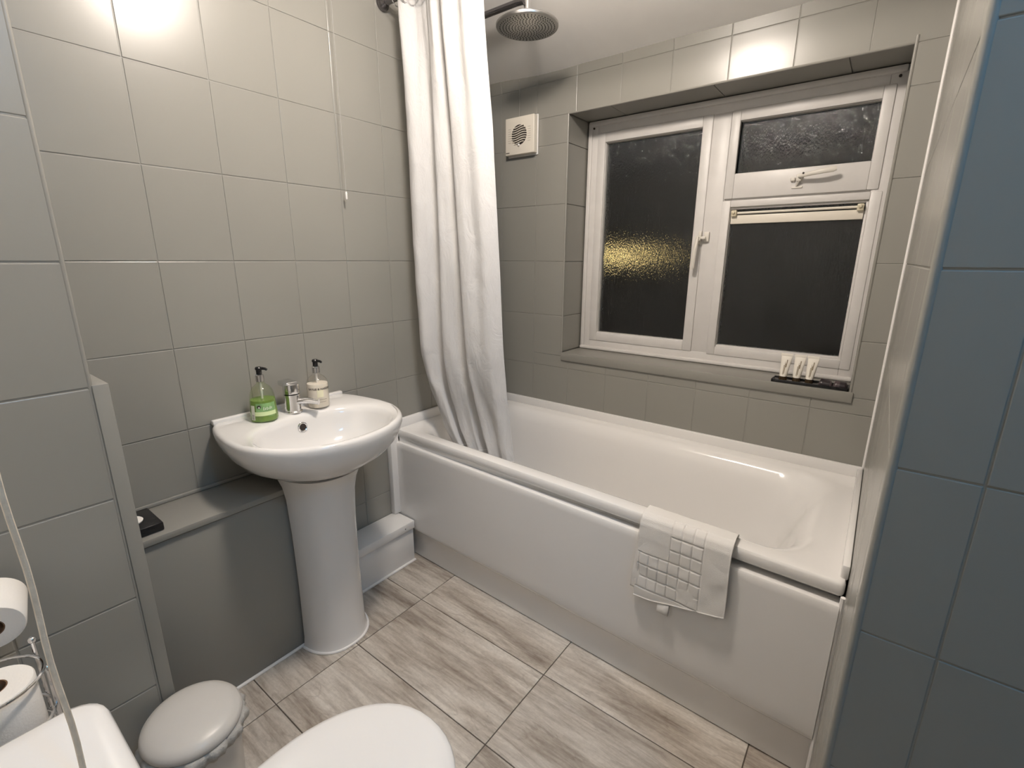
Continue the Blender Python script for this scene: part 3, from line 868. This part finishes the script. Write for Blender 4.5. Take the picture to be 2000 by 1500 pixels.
# ------------------------------------------------------------------ curtain rail and curtain
RLY, RLZ = -.628, 2.275
rl = thing('curtain_rail', 'dark metal shower curtain rail fixed to the tiles above the bath', 'curtain rail', (0.0, RLY, RLZ))
bm = BM(); tube(bm, [(.012, RLY, RLZ), (RX - .012, RLY, RLZ)], .0135, 16); finish(bm, 'rail', 'dark_metal', rl)
for x0, s in ((.0005, 1), (RX - .0005, -1)):
    bm = BM(); lathe(bm, [(.026, 0), (.026, .010 * s), (.019, .020 * s), (.0145, .030 * s)], (x0, RLY, RLZ), 28, 'x'); finish(bm, 'rail_flange', 'dark_metal', rl)

LEFT = [(.45, .318), (.569, .262), (.647, .208), (.776, .146), (.86, .118), (.953, .101), (1.238, .092), (1.847, .080), (2.27, .068)]
RIGHT = [(.45, .640), (.583, .603), (.70, .585), (.85, .573), (1.273, .551), (1.784, .518), (2.165, .488), (2.27, .480)]
# folds: position across the drop, depth (towards the room negative)
FOLDS = [(0.00, .012), (.07, -.020), (.14, -.026), (.20, .002), (.25, .034), (.30, .020), (.345, -.016), (.40, -.012), (.47, .008), (.535, .034), (.575, .006), (.62, -.034), (.70, -.038), (.80, -.030), (.90, -.030), (1.0, .004)]


def cat(tab, x):
    for i in range(len(tab) - 1):
        if x <= tab[i + 1][0] or i == len(tab) - 2:
            p1, p2 = tab[i], tab[i + 1]; p0 = tab[max(0, i - 1)][1]; p3 = tab[min(len(tab) - 1, i + 2)][1]
            t = max(0, min(1, (x - p1[0]) / (p2[0] - p1[0]))); a, b = p1[1], p2[1]
            return .5 * (2 * a + (b - p0) * t + (2 * p0 - 5 * a + 4 * b - p3) * t * t + (3 * a - p0 - 3 * b + p3) * t ** 3)


def curtain(u, v):
    z = .475 + (2.262 - .475) * v
    xl, xr = interp(LEFT, z), interp(RIGHT, z)
    low = smoothstep(1.1, .5, z)
    uu = u + (.035 * sin(1.9 * z + 4 * u) + .02 * noise.noise((u * 3, z * 1.3, 5))) * sin(pi * u) + .03 * low * sin(pi * u) * sin(7 * u + 1)
    uu = max(0, min(1, uu))
    d = cat(FOLDS, uu) * (.72 + .28 * smoothstep(2.3, 1.2, z))
    d += .016 * smoothstep(1.7, 2.3, z) * sin(2 * pi * (5.5 * u + .2)) * (1 - .6 * u)
    d += .010 * noise.noise((u * 9, z * 2.2, 3)) * (.4 + low) + .012 * low * noise.noise((u * 14, z * 9, 8))
    d += .008 * abs(noise.noise((u * 6 + z * 2.5, z * 5, 1))) * (.5 + 1.2 * low)
    d -= .007 * exp(-((u - .50 - .12 * (z - 1.25)) / .05) ** 2) * smoothstep(1.75, 1.35, z) * sin(13 * z + 6 * u)
    x = xl + (xr - xl) * u + .006 * sin(11 * u + 2 * z) * sin(pi * u)
    y = -.612 + .022 * low + d
    k = smoothstep(1.0, .62, z); y = y + (max(y, -.606 + .018 * sin(9 * u + 1) ** 2 + .25 * (y + .606)) - y) * k
    if z < .60: y = max(y, -.606)
    return Vector((x, y, z))


ct = thing('shower_curtain', 'gathered white shower curtain hanging into the left end of the bath', 'shower curtain', (.3, -.6, .5))
bm = BM(); grid(bm, curtain, 190, 150); finish(bm, 'fabric', 'curtain', ct, ang=180, solid=.0008)
bm = BM(); grid(bm, lambda u, v: curtain(u, .004 + v * .0015 + .052) + Vector((0, -.0016, 0)), 190, 1); finish(bm, 'hem_stitching', 'silicone', ct, ang=180)
for k in range(9):
    x = .085 + k * .047; bm = BM(); tube(bm, [(x, RLY + .024 * cos(a), RLZ - .006 + .026 * sin(a)) for a in [2 * pi * i / 18 for i in range(18)]], .002, 6, True); finish(bm, 'ring', 'chrome', ct)

# thin pull cord close to the wall
pc = thing('pull_cord', 'thin white pull cord hanging close to the grey wall beside the curtain', 'pull cord', (.030, -.866, 1.567))
bm = BM(); tube(bm, [(.030, -.866, CEIL), (.030, -.866, 2.0), (.030, -.866, 1.588)], .0010, 6); finish(bm, 'string', 'grey_cord', pc)
bm = BM(); lathe(bm, [(.0018, 1.590), (.0036, 1.586), (.0036, 1.566), (.0022, 1.563)], (.030, -.866, 0), 12); finish(bm, 'toggle', 'white_gloss', pc)

# ------------------------------------------------------------------ towel over the bath rim
TWX0, TWX1 = 1.196, 1.450


def towel_path(s, x):
    """point and outward normal at distance s along the drape (0 = inside hem)"""
    y0 = -yf(x)
    P = [(y0 + .060, .540), (y0 + .056, .590), (y0 + .050, .614), (y0 + .038, .6195), (y0 - .004, .6195), (y0 - .016, .612), (y0 - .0225, .596), (y0 - .025, .56), (y0 - .0265, .30)]
    acc = 0
    for (a, b), (c, d) in zip(P, P[1:]):
        L = sqrt((c - a) ** 2 + (d - b) ** 2)
        if s <= acc + L or (c, d) == P[-1]:
            t = (s - acc) / L; ny, nz = -(d - b) / L, (c - a) / L
            return Vector((x, a + (c - a) * t, b + (d - b) * t)), Vector((0, -abs(ny) if d < b and acc > .05 else (ny if d != b else 0), abs(nz) if acc < .16 else 0)).normalized() if True else None
        acc += L


GX = [.035, .145, .260, .372, .492, .612, .730]
SZ = [.128, .168, .208, .247, .286, .325, .364]


def towel_h(u, s):
    """pile height pattern: sculpted squares in an L-shaped block"""
    k = .0042
    def dist(vals, q): return min(abs(q - a) for a in vals)
    inu = GX[0] - .02 < u < GX[-1] + .004; ins = SZ[0] < s < SZ[-1] + .002
    if not (inu and ins): return k
    if u < GX[3] - .003 and s < SZ[3] - .001: return k
    us = GX if s > SZ[3] - .001 else GX[3:]; ss = SZ if u > GX[3] - .003 else SZ[3:]
    g1 = dist(us, u) * .27; g2 = dist(ss, s)
    e = exp(-(g1 / .0018) ** 2) * .85; e2 = exp(-(g2 / .0024) ** 2)
    return k + .0008 - .0038 * max(e, e2)


def towel_sheet(off, x0, x1, end_l, end_r, pattern=True, shiftx=0, ph=0):
    def f(u, v):
        x = x0 + (x1 - x0) * u + shiftx
        end = end_l + (end_r - end_l) * u + .004 * sin(5 * u + ph)
        s = .005 + (end - .005) * v
        p, n = towel_path(s, min(1.69, x))
        h = (towel_h(u, s) if pattern else .004) + off
        wob = .0045 * (sin(3.1 * u * pi + ph) * .5 + .5) * smoothstep(.16, .34, s) + .003 * noise.noise((u * 5, s * 20, ph)) * smoothstep(.1, .2, s)
        p = p + n * (h + max(0, wob))
        # the free lower part flares and swings a little to the right
        k = smoothstep(.15, .40, s); p.x += .006 * k * (u - .3) - .012 * k * (1 - u) * (0 if pattern else 1)
        p.z += .0
        return p
    return f


tw = thing('hand_towel', 'white terry towel with woven squares draped over the bath rim', 'towel', (1.32, -.73, .38))
bm = BM(); grid(bm, towel_sheet(.0045, TWX0, TWX1, .400, .352), 150, 230); finish(bm, 'front_layer', 'towel', tw, ang=180, solid=.0015)
bm = BM(); grid(bm, towel_sheet(.0005, TWX0 + .004, TWX1 - .012, .372, .365, False, -.006, 1.3), 50, 80); finish(bm, 'back_layer', 'towel', tw, ang=180, solid=.0035)
bm = BM(); f_ = towel_sheet(.0050, TWX0, TWX1, .400, .352)
tube(bm, [f_(i / 40, 1) for i in range(41)], .0022, 6); tube(bm, [f_(1, .35 + .65 * i / 40) for i in range(41)], .0018, 6); finish(bm, 'hem', 'towel', tw)
bm = BM(); xt = 1.287
rings = [[Vector((xt - .017, -yf(xt) - .030 - dy, z)), Vector((xt + .017, -yf(xt) - .030 - dy, z - .001))] for z, dy in ((.372, 0), (.345, .002), (.337, .004), (.335, .007), (.338, .009), (.346, .0095), (.372, .006))]
loft(bm, rings, False, False, closed=False); finish(bm, 'hanging_loop', 'towel', tw, ang=180, solid=.001)

# ------------------------------------------------------------------ toiletries on the sill
SZ_ = .9095
tr = thing('toiletry_tray', 'long black checked tray holding toiletries at the end of the sill', 'tray', (1.50, .03, SZ_))
bm = BM(); box(bm, 1.376, 1.614, .000, .062, SZ_, SZ_ + .005, .001); finish(bm, 'base', 'tray', tr)
bm = BM(); bars_ = [(1.374, 1.616, -.003, .001), (1.374, 1.616, .061, .065), (1.374, 1.378, -.003, .065), (1.612, 1.616, -.003, .065)]
for a, b, c, d in bars_: box(bm, a, b, c, d, SZ_, SZ_ + .011, .001)
finish(bm, 'rim', 'black', tr)
for k, (x, lab) in enumerate(((1.408, 'cream toiletry tube standing on its cap nearest the window mullion'), (1.452, 'middle cream toiletry tube of three standing on the black tray'), (1.493, 'cream toiletry tube standing on its cap beside the dark packets'))):
    y = .026 + .002 * k; b0 = SZ_ + .0055
    t = thing('toiletry_tube', lab, 'tube', (x, y, b0), 'cream tubes on the sill tray')
    bm = BM(); lathe(bm, [(.0125, b0), (.0135, b0 + .001), (.0135, b0 + .014), (.012, b0 + .015)], (x, y, 0), 24); finish(bm, 'cap', 'cap', t)
    rings = []
    for q in [i / 12 for i in range(13)]:
        z = b0 + .0155 + .076 * q; a = .0138 + .0062 * q; d = .0138 * (1 - q) ** .8 + .0008; ln = .010 * q
        rings.append([Vector((x + a * cos(t_) * .92 + ln * .35, y + d * sin(t_) + ln * .4, z)) for t_ in [2 * pi * i / 24 for i in range(24)]])
    bm = BM(); loft(bm, rings); bd = finish(bm, 'tube_body', 'tube', t, ang=70)
    bm = BM(); top = rings[-1][0].z; box(bm, x - .0165, x + .0220, y + .0030, y + .0050, top - .001, top + .009, .0006); finish(bm, 'crimp', 'tube', t)
    bm = BM()
    for m_, (a0, z0, z1, w_) in enumerate(((-.95, .024, .058, .0016), (-.72, .022, .070, .0010), (-.50, .026, .064, .0020), (-.22, .050, .078, .0028))):
        def fp(u, v, a0=a0, z0=z0, z1=z1, w_=w_):
            zz = z0 + (z1 - z0) * v; q = (zz - .0155) / .076; a = .0138 + .0062 * q; d = .0138 * (1 - q) ** .8 + .0008; ln = .010 * q; an = -pi / 2 + .42 + a0 * .6 + (u - .5) * w_ / .014
            return Vector((x + (a * .92 + .0003) * cos(an) + ln * .35, y + (d + .0003) * sin(an) + ln * .4 - .0002, b0 + zz))
        grid(bm, fp, 2, 8)
    finish(bm, 'print', 'ink_brown', t, recalc=False)
for k, (xa, xb, lab) in enumerate(((1.524, 1.566, 'dark checked packet lying beside the cream tubes on the tray'), (1.568, 1.611, 'dark checked packet lying at the corner of the window sill'))):
    y0, y1, z0 = .006, .058, SZ_ + .0055; rings = []
    for q in [i / 8 for i in range(9)]:
        x = xa + (xb - xa) * q; hgt = .004 + .018 * min(1, 2.6 * sin(pi * q)) ** .6 * (1 - .25 * q) if 0 < q < 1 else .006
        rings.append([Vector((x, y0 + .002, z0)), Vector((x, y1 - .002, z0)), Vector((x, y1, z0 + hgt * .45)), Vector((x, y1 - .010, z0 + hgt * .95)), Vector((x, (y0 + y1) / 2, z0 + hgt * 1.08)), Vector((x, y0 + .010, z0 + hgt * .95)), Vector((x, y0, z0 + hgt * .45))])
    bm = BM(); loft(bm, rings); tag(finish(bm, 'toiletry_packet', 'packet', ang=70), lab, 'packet', 'dark packets on the sill tray')

# ------------------------------------------------------------------ toilet
TC = 1.050
to = thing('toilet', 'white ceramic close coupled toilet with its lid down', 'toilet', (TC, -1.80, 0))


def egg(cx, yb, yt, w, z, n=48, k=0.0, sq=2.3):
    """egg outline: back edge at yb (squarish), tip at yt"""
    pts = []; ym = yb + (yt - yb) * .46
    for i in range(n):
        a = 2 * pi * i / n; c, s = cos(a), sin(a)
        if s >= 0: p = (w * (1 if c >= 0 else -1) * abs(c) ** (2 / 2.15), ym + (yt - ym) * abs(s) ** (2 / 2.05))
        else: p = (w * (1 if c >= 0 else -1) * abs(c) ** (2 / 3.2), ym - (ym - yb) * abs(s) ** (2 / 3.2))
        pts.append(Vector((cx + p[0], p[1], z)))
    return pts


LB, LT = -1.895, -1.462
bm = BM(); loft(bm, [egg(TC, -1.86, -1.63, .115, 0), egg(TC, -1.87, -1.62, .120, .02), egg(TC, -1.87, -1.60, .112, .14), egg(TC, -1.885, -1.56, .130, .24), egg(TC, -1.895, -1.50, .165, .33), egg(TC, -1.90, -1.476, .178, .375), egg(TC, -1.90, -1.474, .179, .388), egg(TC, -1.895, -1.482, .172, .394)])
finish(bm, 'bowl', 'ceramic', to, ang=60)
bm = BM(); loft(bm, [egg(TC, LB, LT - .006, .180, .396), egg(TC, LB, LT - .001, .185, .399), egg(TC, LB, LT - .001, .185, .408), egg(TC, LB, LT - .006, .180, .412)]); finish(bm, 'seat', 'acrylic', to, ang=60)
rings = [egg(TC, LB + .002, LT - .004, .181, .4135), egg(TC, LB, LT, .185, .417), egg(TC, LB, LT, .1855, .423), egg(TC, LB + .002, LT - .004, .182, .4285), egg(TC, LB + .008, LT - .014, .173, .4315), egg(TC, LB + .03, LT - .05, .14, .4325), egg(TC, LB + .10, LT - .13, .07, .4335)]
bm = BM(); loft(bm, rings); finish(bm, 'lid', 'acrylic', to, ang=60)
for s in (-1, 1):
    bm = BM(); lathe(bm, [(.014, -.02), (.014, .02)], (TC + s * .075, -1.90, .412), 16, 'x'); finish(bm, 'hinge', 'chrome', to)


def rr(x0, x1, y0, y1, r, z): return ring_pts(x0, x1, y0, y1, r, z, 6)


CX0, CX1, CY0, CY1 = .852, 1.248, YF + .003, -1.907
bm = BM(); loft(bm, [rr(CX0 + .03, CX1 - .03, CY0, CY1 - .025, .03, .395), rr(CX0 + .02, CX1 - .02, CY0, CY1 - .016, .035, .43), rr(CX0 + .010, CX1 - .010, CY0, CY1 - .008, .04, .718)]); finish(bm, 'cistern', 'ceramic', to, ang=60)
bm = BM(); loft(bm, [rr(CX0 + .004, CX1 - .004, CY0, CY1 - .004, .038, .7185), rr(CX0, CX1, CY0, CY1, .042, .722), rr(CX0, CX1, CY0, CY1, .042, .740), rr(CX0 + .003, CX1 - .003, CY0 + .002, CY1 - .003, .040, .7465), rr(CX0 + .010, CX1 - .010, CY0 + .006, CY1 - .010, .036, .750), rr(CX0 + .03, CX1 - .03, CY0 + .02, CY1 - .03, .03, .7512)])
cl = finish(bm, 'cistern_lid', 'ceramic', to, ang=60)
bm = BM(); lathe(bm, [(.024, .750), (.024, .755), (.021, .757), (.002, .7575)], (TC, -2.01, 0), 24); finish(bm, 'flush_button', 'chrome', cl)

# ------------------------------------------------------------------ pedal bin
BC = Vector((.486, -1.728, 0))
bn = thing('pedal_bin', 'small pale grey pedal bin with domed lid beside the toilet', 'bin', BC)
bm = BM(); lathe(bm, [(.082, 0), (.086, .003), (.087, .02), (.096, .235), (.098, .245), (.094, .247), (.085, .06), (.02, .05)], BC, 44, cap1=True); finish(bm, 'body', 'bin', bn, ang=50)
LC = BC + Vector((.0, .0, .252)); tilt = Matrix.Rotation(radians(3), 3, 'Y')
bm = BM(); t_ = bmesh.new(); lathe(t_, [(.098, -.002), (.1045, .000), (.1065, .006), (.1055, .014), (.100, .022), (.086, .030), (.06, .036), (.03, .039), (.004, .040)], (0, 0, 0), 52); merge(bm, t_, lambda c: tilt @ c + LC)
finish(bm, 'lid', 'bin', bn, ang=60)
rings = []
for j, (r, h) in enumerate(((.0965, .247), (.108, .246), (.113, .236), (.109, .222), (.104, .213))):
    ring = []
    for i in range(110):
        a = 2 * pi * i / 110; wv = (.004 * sin(13 * a) + .003 * sin(29 * a + 1) + .004 * noise.noise((a * 5, j, 2))) * (0 if j == 0 else 1)
        ring.append(BC + Vector(((r + wv) * cos(a), (r + wv) * sin(a), h + (.005 * noise.noise((a * 4, j * 2, 5)) if j > 1 else 0))))
    rings.append(ring)
bm = BM(); loft(bm, rings, False, False); finish(bm, 'liner', 'liner', bn, ang=180, solid=.0005)
bm = BM(); d = Vector((.10, .105, 0)).normalized(); s_ = Vector((-d.y, d.x, 0)); rings = []
for q, hw, zz in ((.070, .012, .010), (.088, .013, .012), (.100, .022, .017), (.116, .026, .017), (.124, .022, .015)):
    c = BC + d * q; rings.append([c - s_ * hw + Z * (zz - .006), c + s_ * hw + Z * (zz - .006), c + s_ * hw + Z * (zz + .006), c - s_ * hw + Z * (zz + .006)])
loft(bm, rings); finish(bm, 'pedal', 'rubber', bn, ang=40)

# ------------------------------------------------------------------ wire rack with toilet rolls beside the cistern
LR = Vector((.592, -2.006, .556)); RK = Vector((LR.x, LR.y, 0))
rk = thing('toilet_roll_rack', 'chrome wire toilet roll rack standing beside the cistern', 'roll rack', RK)
bm = BM(); tube(bm, [RK + Vector((.075 * cos(a), .075 * sin(a), .005)) for a in [2 * pi * i / 32 for i in range(32)]], .0035, 8, True); finish(bm, 'base_ring', 'chrome', rk)
for (x, y), h in (((.556, -1.944), .692), ((.602, -1.938), .656), ((.655, -2.035), .64), ((.548, -2.058), .64)):
    bm = BM(); tube(bm, [(x, y, .005), (x, y, h)], .0032, 8); rd = finish(bm, 'rod', 'chrome', rk)
    bm = BM(); sphere(bm, (x, y, h + .002), .0062, 14, 10); finish(bm, 'finial', 'chrome', rd)
for z, r in ((.665, .066), (.580, .066), (.545, .066)):
    bm = BM(); tube(bm, [Vector((LR.x + r * cos(a), LR.y + r * sin(a), z)) for a in [2 * pi * i / 40 for i in range(40)]], .0026, 8, True); finish(bm, 'hoop', 'chrome', rk)
bm = BM(); tube(bm, [(LR.x - .066, LR.y, .548), (LR.x + .066, LR.y, .548)], .0026, 8); finish(bm, 'cross_wire', 'chrome', rk)
# wall holder carrying the upper roll
RA = Vector((cos(-.18) * cos(-.16), sin(-.18) * cos(-.16), sin(-.16))); RN = Vector((.490, -1.986, .708))
rh = thing('toilet_roll_holder', 'chrome toilet roll holder fixed to the tiled boxing above the rack', 'roll holder', (XB, -1.97, .73))
p_w = RN - RA * ((RN.x - XB - .004) / RA.x)
bm = BM(); lathe(bm, [(.020, .0005), (.020, .004), (.008, .010)], (XB, p_w.y, p_w.z), 24, 'x'); finish(bm, 'wall_plate', 'chrome', rh)
bm = BM(); tube(bm, [p_w + RA * .004, RN - RA * .02, RN + RA * .004], .006, 10); finish(bm, 'bar', 'chrome', rh)


def roll(name, label, R_, ri, L, M_):
    t = thing(name, label, 'toilet roll', M_.translation, 'toilet rolls beside the cistern')
    def mk(bm, prof):
        q = bmesh.new(); lathe(q, prof, (0, 0, 0), 44, cap0=False, cap1=False); merge(bm, q, lambda c: (M_ @ c.to_4d()).to_3d() if False else M_ @ c)
    bm = BM(); mk(bm, [(ri, 0), (ri + .001, -.0002), (R_ - .002, 0), (R_, .003), (R_, L - .003), (R_ - .002, L), (ri + .001, L + .0002), (ri, L)]); finish(bm, 'paper', 'paper', t, ang=50)
    bm = BM(); mk(bm, [(ri - .0003, 0), (ri - .0003, L), (ri - .0018, L), (ri - .0018, 0), (ri - .0003, 0)]); finish(bm, 'core', 'card', t, ang=50)
    return t


roll('toilet_roll', 'white toilet roll standing upright inside the wire rack', .054, .021, .104, Matrix.Translation(LR))
roll('toilet_roll', 'white toilet roll lying on the bar of the wall holder', .047, .019, .088, Matrix.Translation(RN) @ (-RA).to_track_quat('Z', 'Y').to_matrix().to_4x4())

# ------------------------------------------------------------------ pull cord hanging close by
PCX = (1.0114, -1.9529)
pc2 = thing('pull_cord', 'beige braided pull cord hanging in front of the toilet cistern', 'pull cord', (PCX[0], PCX[1], .758))
pts = []
for k in range(60):
    z = CEIL - (CEIL - .758) * k / 59
    pts.append((PCX[0] + .0016 * sin(z * 23), PCX[1] + .0012 * sin(z * 31 + 1), z))
bm = BM(); tube(bm, pts, .0029, 8); finish(bm, 'string', 'cord', pc2)
